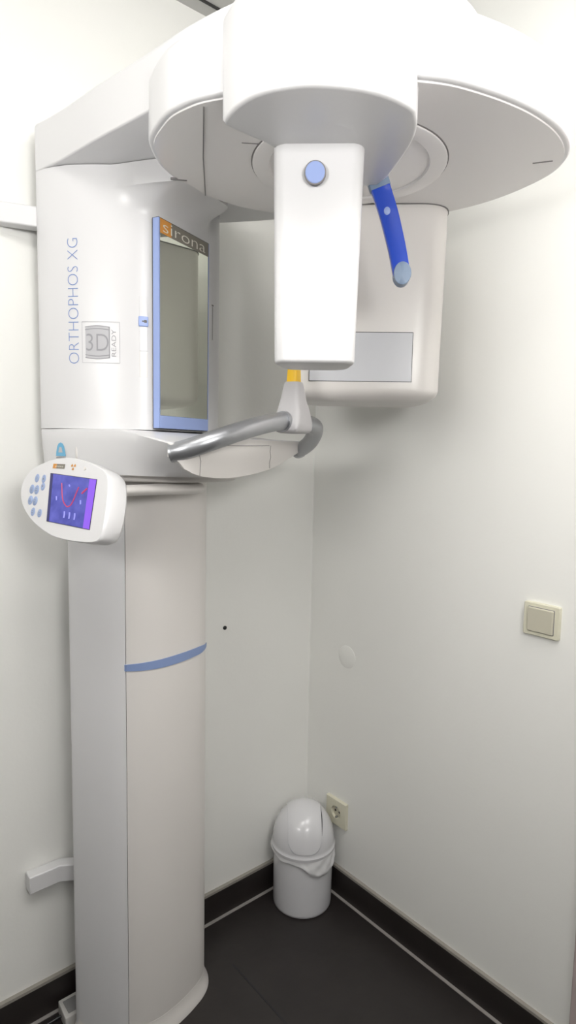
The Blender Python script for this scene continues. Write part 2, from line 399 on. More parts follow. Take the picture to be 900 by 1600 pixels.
# front unit (slim sensor housing): plan section in (a, b), shrinking slightly downward
sens = empty('sensor_housing', (0,0,0)); sens.parent = root
a0, b0 = to_ab(.275,.561); a1, b1 = to_ab(.216,.700)
def sens_ring(z, e=0.):
    t = (1.99-z)/(1.99-1.642); 
    bl = b0 - .006 + .0065*t + e; br = b1 - .0070*t - e; af = a0 - e
    P = round_corners([ab(af+.000,bl), ab(af+.000,br), ab(af-.105+2*e,br-.012), ab(af-.105+2*e,bl+.012)], [.022,.022,.03,.03], 5)
    # gentle outward bow of the broad face
    o = []
    for p in P:
        a_, b_ = to_ab(*p); w = 1-((b_-(bl+br)/2)/((br-bl)/2))**2
        if a_ > af-.03: p = ab(a_-.004+.017*w*(1 if a_ > af-.01 else .3), b_)
        o.append((p[0], p[1], z))
    return o
g = G(); rings = []
for k in range(6):
    t = k/5*math.pi/2; rings.append(sens_ring(1.6455+.006*(1-math.cos(t)), .006*(1-math.sin(t))))
for k in range(1, 9): rings.append(sens_ring(1.6515+(2.035-1.6515)*k/8))
g.loft(rings); g.build('housing_shell', 'white', sens, angle=50)
bc = V((*ab(a0+.0125, to_ab(.249,.623)[1]), 1.951)); nA = V((A2.x, A2.y, 0)); nB = V((B2.x, B2.y, 0))
def disc(g, c, rx, rz, t, n=40, e=.001):
    rings = []
    for s_, d in ((1,0),(1,t-e),(1-e/rx,t),(0.001,t+.0004)):
        rings.append([c + nB*(rx*s_*math.cos(k*2*math.pi/n)) + V((0,0,rz*s_*math.sin(k*2*math.pi/n))) + nA*d for k in range(n)])
    return g.loft(rings)
g = G(); disc(g, bc-nA*.004, .0180, .0195, .0052); g.build('button_rim', 'seam', sens)
g = G(); disc(g, bc-nA*.004, .0162, .0176, .0064); g.build('round_button', 'blue', sens)

# rear unit (broad tube housing) with its grey window
tube_ = empty('tube_housing', (0,0,0)); tube_.parent = root
at_, bt_ = to_ab(-.187,.661)
bR = to_ab(-.284,.721)[1] + .006; bL = bR - .358; aB = at_ - .235
def tube_ring(z, e=0.):
    t = (2.04-z)/.43; rb_ = bR - .006*t - e
    P = round_corners([ab(at_-e,bL+e), ab(at_-e,rb_), ab(aB+e,rb_-.01), ab(aB+e,bL+.01+e)], [.07,.075,.05,.05], 8)
    return [(p[0],p[1],z) for p in P]
g = G(); rings = []
for k in range(9):
    t = k/8*math.pi/2; rings.append(tube_ring(1.6115+.030*(1-math.cos(t)), .040*(1-math.sin(t))))
for k in range(1, 7): rings.append(tube_ring(1.6415+(2.050-1.6415)*k/6))
g.loft(rings); g.build('housing_shell', 'white2', tube_, angle=50)
g = G(); g.loft([[(p[0],p[1],2.0497) for p in inset([(q[0],q[1]) for q in tube_ring(2.04)], -.0025)], [(p[0],p[1],2.0517) for p in inset([(q[0],q[1]) for q in tube_ring(2.04)], -.0025)]]); g.build('seam', 'seam', tube_)
def quad_box(g, a_, bl, br, z0, z1, t):
    P = [ab(a_-t, bl), ab(a_, bl), ab(a_, br), ab(a_-t, br)]
    g.loft([[(p[0],p[1],z) for p in P] for z in (z0, z1)])
wl = to_ab(-.102,.461)[1]; wr = to_ab(-.194,.677)[1]
g = G(); quad_box(g, at_+.0006, wl-.0016, wr+.0016, 1.6560, 1.7690, .004); wf = g.build('window_surround', 'black', tube_, smooth=False)
g = G(); quad_box(g, at_+.0012, wl, wr, 1.6575, 1.7672, .004); g.build('grey_window_panel', 'window', tube_, smooth=False)

# blue temple support hanging from the block
ts = empty('temple_support', (0,0,0)); ts.parent = root
pa = to_ab(.06,.66)[0]
cl = cat_mull([(.056,.664,2.018),(.0530,.6745,1.990),(.0470,.687,1.952),(.0440,.6975,1.915),(.0400,.7060,1.880),(.0370,.7130,1.845),(.0365,.7155,1.834)], 5)
cb = [(to_ab(p.x,p.y)[1], p.z) for p in cl]
def bar(g, cb, hw, th, aoff=0.):
    rings = []
    for i, (b_, z) in enumerate(cb):
        p0 = cb[max(i-1,0)]; p1 = cb[min(i+1,len(cb)-1)]; t = V((p1[0]-p0[0], p1[1]-p0[1])).normalized(); n_ = V((-t.y, t.x))
        w = hw if not callable(hw) else hw(i/(len(cb)-1))
        sec = round_corners([(-w,0),(w,0),(w,-th),(-w,-th)], .003, 3)
        rings.append([(*ab(pa+aoff+q[1], b_+n_.x*q[0]), z+n_.y*q[0]) for q in sec])
    return g.loft(rings)
g = G(); bar(g, cb, lambda t: .0190-.0030*t, .016); g.build('support_blade', 'dblue', ts, angle=50)
g = G(); bar(g, [(cb[0][0]-.002, 2.024)]+[(b_, z) for b_, z in cb[:5]], .0200, .020, .0015); g.build('blade_holder', 'gblue', ts, angle=50)
def disc_at(g, b_, z, rx, rz, a_, t):
    return disc(g, V((*ab(a_, b_), z)), rx, rz, t)
g = G(); disc_at(g, cb[-1][0], cb[-1][1]+.004, .0168, .0215, pa-.022, .025); g.build('end_pad', 'gblue', ts)
g = G(); disc_at(g, to_ab(.0488,.6845)[1], 1.953, .0064, .0078, pa-.002, .0028); g.build('pivot_cap', 'blue', ts)

# shelf under the head
sh = empty('shelf', (0,0,0)); sh.parent = root
TO = P2([(.172,-.100),(.188,-.088),(.1935,-.066),(.196,-.02),(.200,.05),(.214,.15),(.236,.245),(.257,.315),(.262,.338),(.254,.356),(.225,.368),(.15,.380),(.06,.388),(0,.390),(-.08,.388),(-.16,.385),(-.225,.390),(-.268,.400),(-.290,.392),(-.288,.365),(-.255,.28),(-.232,.18),(-.222,.10),(-.2175,.040)], 4)
BO = P2([(.166,-.095),(.180,-.085),(.186,-.066),(.188,-.02),(.190,.05),(.192,.15),(.185,.235),(.160,.300),(.140,.325),(.120,.334),(.09,.340),(.06,.343),(.03,.344),(0,.344),(-.03,.344),(-.07,.343),(-.11,.342),(-.14,.338),(-.165,.328),(-.19,.305),(-.20,.25),(-.200,.18),(-.200,.10),(-.200,.033)], 4)
n = len(TO); rings = []
def ztop(x, y): return 1.5335 - (.0155+.012*max(0, min(1, (x-.14)/.11))+.004*max(0, min(1, (-.2-x)/.08)))*max(0, min(1, (y-.155)/.19))**1.1
def zbot(x, y): return 1.4345 + .055*max(0, min(1, (-.02-x)/.18))**1.3*max(0, min(1, (y-.15)/.15))
for k in range(7):
    t = k/6; o = []
    for a_, b_ in zip(BO, TO):
        x = b_[0]+(a_[0]-b_[0])*t**1.25; y = b_[1]+(a_[1]-b_[1])*t**1.25
        zt = ztop(*b_) - .004; zb = zbot(*a_)
        corner = math.exp(-((abs(b_[0]+.005)-.262)/.035)**2)*max(0, min(1, (b_[1]-.27)/.06))
        z = zt + (zb-zt)*t**.85*(1-.0*corner)
        o.append((x, y, z))
    rings.append(o)
top = []
for k in range(4):
    t = k/3*math.pi/2; Q = inset(TO, .004*math.sin(t)); top.append([(p[0],p[1],ztop(*q)-.004+.004*(1-math.cos(t))) for p, q in zip(Q, TO)])
top.reverse(); 
g = G(); g.loft([[(p[0],p[1],zbot(*p)) for p in inset(BO,.012)]] + list(reversed(rings)) + [[(p[0],p[1],ztop(*q)-.004*(1-math.sin(.8))) for p, q in zip(inset(TO,.0012), TO)], [(p[0],p[1],ztop(*q)) for p, q in zip(inset(TO,.004), TO)]])
g.build('shelf_body', 'white', sh, angle=35)
# crescent front cover with crease lines
ZT = [(.265,1.490),(.260,1.4723),(.248,1.4545),(.228,1.4450),(.205,1.4390),(.165,1.4345),(.122,1.4325),(.085,1.4335),(.046,1.4365),(0,1.4405),(-.06,1.4475),(-.12,1.4590),(-.184,1.4775),(-.239,1.4972),(-.275,1.509),(-.30,1.513)]
def zfr(x):
    for (a, za), (b, zb_) in zip(ZT[:-1], ZT[1:]):
        if a >= x >= b: return za + (zb_-za)*(a-x)/(a-b)
    return ZT[0][1] if x > ZT[0][0] else ZT[-1][1]
FR = [p for p in TO if p[1] > .325 and -.2895 < p[0]]
FR = [FR[0]] + [q for q in FR[1:]]
FRd = []
for a, b in zip(FR[:-1], FR[1:]): FRd += [(a[0]+(b[0]-a[0])*k/3, a[1]+(b[1]-a[1])*k/3) for k in range(3)]
FRd.append(FR[-1])
def outp(p, d):
    v_ = V((p[0]*.55, p[1]-.2)).normalized(); return (p[0]+v_.x*d, p[1]+v_.y*d)
rings = []
for p in FRd:
    zt = ztop(*p) - .0025; zb = min(zfr(p[0]), zt-.002); o = []
    i0 = outp(p, -.006); o1 = outp(p, .0016); o2 = outp(p, .0032)
    ib = outp(p, -.010-.10*(zt-zb)); ob = outp(p, -.10*(zt-zb))
    rings.append([(*i0,zt), (*o1,zt), (*o2,zt-.003*min(1,(zt-zb)/.01)), (*outp(p,.0032-.05*(zt-zb)),(zt+zb)/2), (*ob,zb+.001), (*ib,zb)])
g = G(); g.loft(rings); g.build('front_cover', 'white2', sh, angle=50)
def on_front(x, t):
    k = min(range(len(FRd)), key=lambda i: abs(FRd[i][0]-x) + (10 if FRd[i][1] < .35 else 0)); p = FRd[k]
    zt = ztop(*p) - .0025; zb = zfr(p[0]); z = zt+(zb-zt)*t
    q = outp(p, .0036 - (.05*(zt-zb)*2*t if t < .5 else .05*(zt-zb)+.05*(zt-zb)*2*(t-.5)+.0032*(t-.5)*2)); return V((q[0], q[1], z))
g = G(); g.tube([on_front(x, .16) for x in [.215-.015*k for k in range(18)]], .0006, 5)
g.tube([on_front(-.04-.02*t, t) for t in (.16,.35,.55,.75,.95)], .0006, 5)
g.tube([on_front(.215-.005*t, t) for t in (.16,.35,.55,.8,.98)], .0006, 5)
g.build('panel_seam', 'seam', sh)
# warning sticker and small hook on the left flank
def flank(u, z, off=.0012): return on_head(u, z, off+.003)
g = G()
P = [(.0745,1.480),(.0775,1.494),(.0810,1.500),(.0860,1.5025),(.0910,1.500),(.0945,1.494),(.0975,1.480),(.0985,1.472),(.0735,1.472)]
sk = g.loft([[flank(u+.004, z, .001) for u, z in P], [flank(u+.004, z, .0022) for u, z in P]]).build('sticker', 'sticker', sh)
g = G(); g.add([flank(u,z,.0026) for u, z in ((.0845,1.480),(.0955,1.480),(.0930,1.492),(.0870,1.492))],[(0,1,2,3)]); g.build('sticker_mark', 'greyp2', sk, smooth=False)
g = G(); g.add([flank(.0775,1.4670,.0015),flank(.1025,1.4670,.0015),flank(.1025,1.4695,.0015),flank(.0775,1.4695,.0015)],[(0,1,2,3)]); g.build('sticker_text', 'greyp', sh)
g = G(); g.tube(cat_mull([flank(.128,1.494,-.004), flank(.131,1.497,.004), flank(.134,1.493,.008), flank(.134,1.480,.009), flank(.133,1.468,.006), flank(.132,1.462,-.003)], 5), .0034, 10); g.build('hook', 'white2', sh)

# collar and swing arm of the control panel
arm2 = empty('swing_arm', (0,0,0)); arm2.parent = root
g = G(); CO = P2([(.176,.02),(.180,.08),(.172,.15),(.15,.205),(.125,.255),(.07,.288),(.0,.300),(-.06,.290),(-.105,.255),(-.13,.20),(-.15,.15),(-.15,.10)], 5)
rprism(g, CO, 1.4190, 1.434, .008, 0); g.build('collar', 'white2', arm2, angle=60)
path = cat_mull([(.315,.165,1.404),(.255,.170,1.4035),(.195,.190,1.4035),(.140,.213,1.404),(.085,.228,1.403),(.012,.236,1.402)], 8)
g = G(); rings = []
for i, p in enumerate(path):
    q0 = path[max(i-1,0)]; q1 = path[min(i+1,len(path)-1)]; t = (q1-q0).normalized(); sd = V((-t.y,t.x,0)).normalized()
    k = i/(len(path)-1); w = .021+.008*k; hh = .0100+.0045*k
    if k > .9: f_ = math.sqrt(max(.02, 1-((k-.9)/.1)**2)); w *= f_; hh *= (.5+.5*f_)
    rings.append([p + sd*w*math.cos(a_*2*math.pi/16) + V((0,0,hh*math.sin(a_*2*math.pi/16))) for a_ in range(16)])
g.loft(rings); g.build('arm_bar', 'white2', arm2, angle=60)
g = G(); g.lathe([(.030,1.395),(.035,1.400),(.035,1.423)], (.045,.205), 32); g.build('arm_pivot', 'white2', arm2)

# control panel
cp = empty('control_panel', (0,0,0)); cp.parent = root
N = V((.964,-.065,.259)).normalized(); Q0 = V((.339,.156,1.388))
Y_ = (V((0,0,1)) - N*N.z).normalized(); X_ = Y_.cross(N)      # X_ to the viewer's right
def pp(x, y, d=0.): return Q0 + X_*x + Y_*y + N*d
F2 = [(-0.1578, 0.0141), (-0.156, 0.0347), (-0.1464, 0.0502), (-0.1285, 0.0645), (-0.0806, 0.0821), (-0.0291, 0.0875), (0.0217, 0.081), (0.0577, 0.0706), (0.0773, 0.0612), (0.0878, 0.0466), (0.0945, 0.0159), (0.0985, -0.0303), (0.0977, -0.0572), (0.0909, -0.0699), (0.0703, -0.0755), (0.0272, -0.077), (-0.0093, -0.0754), (-0.0439, -0.0698), (-0.096, -0.0504), (-0.1308, -0.0277), (-0.1506, -0.0059)]
fx = max(a for a, b in F2)
F2 = [(p[0],p[1]) for p in cat_mull([(a,b,0) for a,b in F2], 4, True)]
def grow(P, k, bul=0., s_=1.): 
    cx = sum(p[0] for p in P)/len(P); cy = sum(p[1] for p in P)/len(P); o = []
    for p in P:
        x = cx+(p[0]-cx)*s_; y = cy+(p[1]-cy)*s_
        w = max(0, (x-cx)/(fx-cx)); yy = (y-cy)/.08
        x += bul*w*max(0, 1-yy*yy)
        o.append((x,y))
    return o
g = G(); rings = []
for s_, bul, d in ((.90,.004,-.049),(.965,.010,-.046),(.995,.012,-.038),(1.0,.010,-.022),(1.004,.004,-.007),(1.0,0,-.002),(.985,0,0)):
    rings.append([pp(x, y, d) for x, y in grow(F2, 0, bul, s_)])
g.loft(rings); g.build('panel_housing', 'white', cp, angle=32)
def rect2(g, x0, x1, y0, y1, d0, d1, r=0):
    P = [(x0,y0),(x1,y0),(x1,y1),(x0,y1)]
    if r: P = round_corners(P, r, 4)
    return g.loft([[pp(x,y,d0) for x,y in P],[pp(x,y,d1) for x,y in P]])
def px_(q): d = V(q)-Q0; return d.dot(X_), d.dot(Y_)
S0 = px_((.320,.083,1.439)); S1 = px_((.331,.214,1.432)); S2 = px_((.356,.218,1.339)); S3 = px_((.346,.097,1.346))
def sp(a, b):                                # bilinear on the display
    x = (S0[0]*(1-a)+S1[0]*a)*(1-b)+(S3[0]*(1-a)+S2[0]*a)*b; y = (S0[1]*(1-a)+S1[1]*a)*(1-b)+(S3[1]*(1-a)+S2[1]*a)*b
    return x, y
def sq(g, a0, a1, b0, b1, d0, d1):
    P = [sp(a0,b0),sp(a1,b0),sp(a1,b1),sp(a0,b1)]
    return g.loft([[pp(x,y,d0) for x,y in P],[pp(x,y,d1) for x,y in P]])
g = G(); sq(g, -.012,1.012,-.012,1.012,-.003,.0004); g.build('display_border', 'black', cp, smooth=False)
scr = sq(G(), 0,1,0,1,-.002,.0008).build('display', 'screen', cp, smooth=False)
sq(G(), .86,1,0,1,0,.0011).build('display_edge_glow', 'scrpurple', scr, smooth=False)
sq(G(), 0,.055,0,1,0,.0011).build('display_dark_edge', 'scrdark', scr, smooth=False)
g = G()
def curve2(g, pts, w):
    pts = cat_mull([(a,b,0) for a,b in pts], 5)
    g.tube([pp(*sp(p.x,p.y), .0010) for p in pts], w, 6)
curve2(g, [(.27,.17),(.29,.30),(.31,.42),(.35,.54),(.42,.62),(.47,.63),(.53,.58),(.58,.46),(.62,.32),(.655,.20)], .0013)
curve2(g, [(.74,.32),(.78,.27),(.84,.20)], .0018)
g.build('display_arch', 'scrred', scr)
for pts_ in [[(a_,.74),(a_+.005,.80),(a_,.87)] for a_ in (.40,.52,.64)] + [[(.18,.46),(.19,.54)], [(.73,.46),(.74,.54)], [(.44,.18),(.46,.22)]]:
    g = G(); curve2(g, pts_, .0016); g.build('display_icon', 'scrlight', scr)
def pix(x, y):                                # panel coordinates of a key, in millimetres from the panel middle
    return x, y
def key(x, y, rx, ry, name='key', m='btn'):
    g = G(); nn = 24
    g.loft([[pp(x+rx*s_*math.cos(k*2*math.pi/nn), y+ry*s_*math.sin(k*2*math.pi/nn), d) for k in range(nn)] for s_, d in ((1,-.001),(1,.0008),(.9,.0014))])
    return g.build(name, m, cp)
key(-.1131,.0417,.0058,.0088); key(-.0924,.0412,.0056,.0088); key(-.0905,.0250,.0056,.0080)
for x, y in ((-.1222,.0183),(-.1072,.0178),(-.1200,-.0049),(-.1052,-.0056)): key(x, y, .0066, .0096)
key(-.1053,-.0280,.0058,.0086); key(-.0845,-.0297,.0058,.0086)
g = G(); g.add([pp(-.0948,.0395,.0017),pp(-.0900,.0395,.0017),pp(-.0924,.0435,.0017)],[(0,1,2)]); g.add([pp(-.0929,.0270,.0017),pp(-.0881,.0270,.0017),pp(-.0905,.0230,.0017)],[(0,2,1)])
for x, y in ((-.1131,.0417),(-.1222,.0183),(-.1072,.0178),(-.1200,-.0049),(-.1052,-.0056),(-.1053,-.0280),(-.0845,-.0297)):
    for q in (-.002,.002): g.add([pp(x-.0022,y+q-.0004,.0017),pp(x+.0022,y+q-.0004,.0017),pp(x+.0022,y+q+.0004,.0017),pp(x-.0022,y+q+.0004,.0017)],[(0,1,2,3)])
g.build('key_symbols', 'seam', cp, smooth=False)
lb = rect2(G(), -.072,-.038,.0640,.0735,0,.0006).build('maker_label', 'signbg', cp, smooth=False)
rect2(G(), -.072,-.0615,.0640,.0735,0,.0009).build('label_block', 'orange', lb, smooth=False)
g = G(); fit_text('sirona', .024, .0045, lambda x, y: pp(-.0655+x, .0665+y, .0011), g, -.005); g.build('label_letters', 'signtx', lb, smooth=False)
g = G()
for k in range(3):
    a0_ = R(30+120*k-28); P = [(.0018*math.cos(a0_), .0018*math.sin(a0_))] + [(.0070*math.cos(a0_+R(56)*j/5), .0070*math.sin(a0_+R(56)*j/5)) for j in range(6)] + [(.0018*math.cos(a0_+R(56)), .0018*math.sin(a0_+R(56)))]
    g.add([pp(-.013+x, .0690+y, .0008) for x, y in P], [tuple(range(len(P)))])
g.build('radiation_symbol', 'orange', cp, smooth=False)
key(.0201,.0666,.0035,.0035,'indicator_lamp','white2')

# grab handles, chin rest holder, bite piece
hb = empty('grab_handle', (0,0,0)); hb.parent = root
g = G(); g.tube(cat_mull([(.252,.335,1.487),(.243,.362,1.494),(.215,.400,1.511),(.165,.430,1.530),(.105,.450,1.546),(.055,.462,1.555),(.015,.468,1.557)], 6), .0192, 24); g.build('tube', 'silver', hb, angle=60)
g = G(); g.tube(cat_mull([(-.01,.474,1.556),(-.06,.480,1.555),(-.110,.474,1.549),(-.150,.455,1.533),(-.190,.425,1.514),(-.222,.392,1.500),(-.236,.372,1.494)], 6), .0192, 24); g.build('tube', 'silver', hb, angle=60)
for pth, rr in (([(.2535,.331,1.4860),(.2520,.3350,1.4868)], .0198), ([(.042,.465,1.556),(.034,.467,1.5567)], .0222), ([(-.2375,.3700,1.4930),(-.231,.380,1.4955)], .0205)):
    G().tube(pth, rr, 24).build('end_collar', 'silver', hb, angle=40)
ch = empty('chin_rest_holder', (0,0,0)); ch.parent = root
def hring(z, sx, y0_, y1_, r, x_=0.):
    P = round_corners([(x_-sx,y0_),(x_+sx,y0_),(x_+sx,y1_),(x_-sx,y1_)], r, 5); return [(p[0],p[1],z) for p in P]
g = G(); g.loft([hring(1.5315,.030,.452,.490,.010), hring(1.534,.038,.446,.497,.012), hring(1.540,.042,.442,.501,.013), hring(1.556,.041,.441,.502,.013), hring(1.575,.035,.443,.500,.012), hring(1.605,.0255,.448,.493,.010), hring(1.638,.0180,.453,.488,.008), hring(1.6425,.0160,.455,.486,.007)])
g.build('holder_body', 'holder', ch, angle=40)
g = G(); g.loft([hring(1.640,.0135,.4585,.4825,.004), hring(1.660,.0130,.4590,.4820,.004), hring(1.678,.0120,.4600,.4810,.004), hring(1.690,.0115,.4605,.4805,.004), hring(1.694,.0095,.4625,.4785,.003)])
g.build('bite_piece', 'yellow', root, angle=35)

# wall brackets (local frame: to_local converts room coordinates)
def tl(x, y, z):
    ca, sa = math.cos(R(156.5)), math.sin(R(156.5)); dx, dy = x+.715, y+.068
    return (dx*ca-dy*sa, dx*sa+dy*ca, z)
def bracket(pts, z0, z1, th):
    P = [V((x,y)) for x, y in pts]; L = []; Rr = []
    for i, p in enumerate(P):
        t = (P[min(i+1,len(P)-1)]-P[max(i-1,0)]).normalized(); nn = V((-t.y,t.x)); L.append(p+nn*th/2); Rr.append(p-nn*th/2)
    Q = L + Rr[::-1]; g = G(); g.loft([[tl(p.x,p.y,z) for p in Q] for z in (z0,z1)])
    return g.build('wall_bracket', 'white', root, bevel=.003)
bracket([(-.966,-.018),(-.885,-.018),(-.790,-.078)], .372, .418, .032)
bracket([(-1.16,-.018),(-.985,-.020),(-.885,-.052)], 1.985, 2.030, .034)

# ------------------------------------------------------------------ things on the walls
sw = empty('light_switch', (0,-.8275,1.0975), 0, 'cream square light switch with one rocker on the right wall, above floor-level door frame edge', 'light switch')
sw['label'] = 'cream square light switch with a single rocker on the right wall'
def plate(g, w, hh, t, r, x0=0., e=.002):     # plate lying on the wall x=0, facing -x
    P = round_corners([(-w,-hh),(w,-hh),(w,hh),(-w,hh)], r, 4)
    return g.loft([[(x0,p[0],p[1]) for p in P], [(x0-t+e,p[0],p[1]) for p in P], [(x0-t,p[0],p[1]) for p in inset(P, e)]])
plate(G(), .0450,.0405,.011,.005).build('frame', 'cream', sw)
plate(G(), .0335,.0310,.0125,.003,0,.0015).build('rocker_gap', 'seam', sw)
g = G(); P = round_corners([(-.032,-.0295),(.032,-.0295),(.032,.0295),(-.032,.0295)], .003, 4)
g.loft([[(-.008,p[0],p[1]) for p in P], [(-.0155-.05*p[1],p[0],p[1]) for p in P], [(-.0170-.05*p[1],p[0],p[1]) for p in inset(P,.0018)]]); g.build('rocker', 'cream2', sw)
so = empty('wall_socket', (0,-.1575,.2845), 0, 'cream square power socket low on the right wall behind the waste bin', 'power socket')
nn = 48
def sqr(hw_, hh_, x):
    o = []
    for k in range(nn):
        a = k*2*math.pi/nn + math.pi/4; c, s_ = math.cos(a), math.sin(a); q = max(abs(c), abs(s_)); o.append((x, hw_*c/q, hh_*s_/q))
    return o
circ_ = lambda r, x: [(x, r*math.cos(k*2*math.pi/nn+math.pi/4), r*math.sin(k*2*math.pi/nn+math.pi/4)) for k in range(nn)]
G().loft([sqr(.0465,.0445,0), sqr(.0465,.0445,-.009), sqr(.0450,.0430,-.0115), circ_(.0215,-.0115), circ_(.0200,-.0010)], False, False).build('frame', 'cream', so)
nn = 36
def ringx(r, x): return [(x, r*math.cos(k*2*math.pi/nn), r*math.sin(k*2*math.pi/nn)) for k in range(nn)]
g = G(); g.loft([ringx(.0205,-.0020), ringx(.0195,-.0022), ringx(.001,-.0022)], False, True)
g.build('socket_well', 'cream2', so)
g = G()
for sy in (-1, 1):
    g.loft([[(x, sy*.0095+.0038*math.cos(k*.5236), .0038*math.sin(k*.5236)) for k in range(12)] for x in (-.0021,-.0030)])
g.build('pin_hole', 'black', so)
for z_ in (.0150,-.0200): G().box((-.0110,-.0025,z_),(-.0020,.0025,z_+.005)).build('earth_clip', 'silver', so)
g = G(); nn = 48; g.loft([ringx(.037,0), ringx(.037,-.0005), ringx(.0355,-.0011), ringx(.001,-.0012)])
tag(g.build('cover_plate', 'wall', loc=(0,-.178,.826)), 'round wall-coloured blank cover plate low on the right wall near the corner', 'cover plate')
g = G(); g.loft([[(r_*math.cos(k*.3927), y, r_*math.sin(k*.3927)) for k in range(16)] for r_, y in ((.0062,0),(.0062,-.003),(.0045,-.0045),(.001,-.0048))])
tag(g.build('wall_plug', 'black', loc=(-.360,0,.945)), 'small dark wall plug in the white wall right of the machine column', 'wall plug')

# ------------------------------------------------------------------ swing-lid bin
BX, BY, BR = -.1185, -.1165, .0965
bn = empty('waste_bin', (BX,BY,0), 0, 'small white waste bin with domed swing lid standing in the room corner', 'bin')
g = G(); g.lathe([(.0,.0),(BR-.006,.0),(BR-.001,.004),(BR,.012),(BR+.001,.208),(BR-.002,.210),(BR-.004,.208),(BR-.005,.02),(0,.018)], n=64, cap0=False, cap1=False); g.build('bin_body', 'bin', bn, angle=45)
DH = .126; Z0 = .214; RD = BR+.0050
lid = empty('lid', (0,0,0)); lid.parent = bn
va = math.atan2(CAM[1]-BY, CAM[0]-BX) + R(4)  # swing flap faces into the room
prof = [(RD,Z0-.014),(RD+.003,Z0-.013),(RD+.004,Z0-.004),(RD+.0015,Z0)] + [(RD*math.sqrt(1-(t/24)**2.3), Z0+DH*t/24) for t in range(1,24)] + [(.0005,Z0+DH)]
g = G(); g.lathe(prof, n=72, cap0=False, cap1=True); g.build('lid_dome', 'bin', lid, angle=30)
# flap: a slightly raised band over the dome toward the room, with rounded foot
g = G(); rings = []; W = .052
cols = 17; rowsn = 22
def dome(x, y, off):                          # x forward, y sideways -> on the dome
    r_ = math.hypot(x, y); r_ = min(r_, RD*.999)
    z = Z0 + DH*(1-(r_/RD)**2)**(1/2.3); nx, ny, nz = x/RD**2, y/RD**2, (z-Z0)/DH**2; l_ = math.sqrt(nx*nx+ny*ny+nz*nz) or 1
    return (x+nx/l_*off, y+ny/l_*off, z+nz/l_*off)
def rot(p): c, s_ = math.cos(va), math.sin(va); return (p[0]*c-p[1]*s_, p[0]*s_+p[1]*c, p[2])
grid = []
for j in range(cols):
    y = W*(-1+2*j/(cols-1)); xm = .096*math.sqrt(max(0,1-(abs(y)/.1015)**2)); 
    k_ = abs(y)/W; zb_ = .227 + .030*k_**5; rr_ = RD*math.sqrt(1-((zb_-Z0)/DH)**2.3); xm = math.sqrt(rr_*rr_-y*y); xs = -.035
    grid.append([(xs+(xm-xs)*i/(rowsn-1), y) for i in range(rowsn)])
v = [rot(dome(x,y,.0034)) for r_ in grid for x, y in r_]; v2 = [rot(dome(x,y,.0002)) for r_ in grid for x, y in r_]
f = [(j*rowsn+i, j*rowsn+i+1, (j+1)*rowsn+i+1, (j+1)*rowsn+i) for j in range(cols-1) for i in range(rowsn-1)]
N0 = len(v); f2 = [tuple(q+N0 for q in t[::-1]) for t in f]
bd = [(0*rowsn+i) for i in range(rowsn)] + [j*rowsn+rowsn-1 for j in range(1,cols)] + [(cols-1)*rowsn+i for i in range(rowsn-2,-1,-1)] + [j*rowsn for j in range(cols-2,0,-1)]
f3 = [(bd[k], bd[(k+1)%len(bd)], bd[(k+1)%len(bd)]+N0, bd[k]+N0) for k in range(len(bd))]
g.add(v+v2, f+f2+f3); g.build('swing_flap', 'bin', lid, angle=50)
ol = [grid[0][i] for i in range(rowsn)] + [grid[j][-1] for j in range(1,cols)] + [grid[-1][i] for i in range(rowsn-2,-1,-1)]
g = G(); g.tube([rot(dome(x,y*1.02,.0004)) for x, y in ol], .0011, 6); g.build('flap_seam', 'window', lid)
g = G(); e_ = [rot(dome(x, W*1.035, .0010)) for x in [-.015+.090*k/12 for k in range(13)]]
g.tube(e_, [.0003+.0026*math.sin(math.pi*(i/12)**1.5) for i in range(13)], 8); g.build('flap_gap', 'black', lid)

# bag folded over the rim
random.seed(4)
g = G(); nn = 120; rings = []
def wrapa(a, c): return (a-c+math.pi) % (2*math.pi) - math.pi
vr = va + R(40)                               # side of the bin that faces the camera's right
def edge(a):                                  # lower hem of the bag around the bin
    d = wrapa(a, vr)
    z = .186 - .040*math.exp(-(abs(d)/.72)**3) + .0025*math.sin(5*a+1) + .0015*math.sin(13*a)
    z += .007*math.exp(-((d-.45)/.16)**2)
    return z
rowsb = 14
for k in range(rowsb+1):
    t = k/rowsb; ring = []
    for i in range(nn):
        a = i/nn*2*math.pi; z = .209 + (edge(a)-.209)*t
        d = wrapa(a, vr); near = math.exp(-(abs(d)/.8)**3)
        w = .0045 + .0030*t + .0055*t*near + .0010*t*math.sin(7*a+4*t) + .0012*near*math.sin(19*a-8*t)*t + .0012*near*math.sin(11*a+9*t)
        if t > .86: w -= (t-.86)*.03
        w += .0055*math.exp(-(wrapa(a, va-R(95))/.35)**2)*math.sin(math.pi*t)
        r_ = BR + max(.0016, w); ring.append((r_*math.cos(a), r_*math.sin(a), z))
    rings.append(ring)
rings.append([((math.hypot(p[0],p[1])-.003)*math.cos(math.atan2(p[1],p[0])), (math.hypot(p[0],p[1])-.003)*math.sin(math.atan2(p[1],p[0])), p[2]+.004) for p in rings[-1]])
g.loft(rings, False, False)
bag = g.build('bin_liner', 'bag', loc=(BX,BY,0), angle=80)
sd = bag.modifiers.new('film', 'SOLIDIFY'); sd.thickness = .0006; sd.offset = 0
tag(bag, 'crumpled thin white bin liner folded over the rim of the waste bin', 'bin liner')

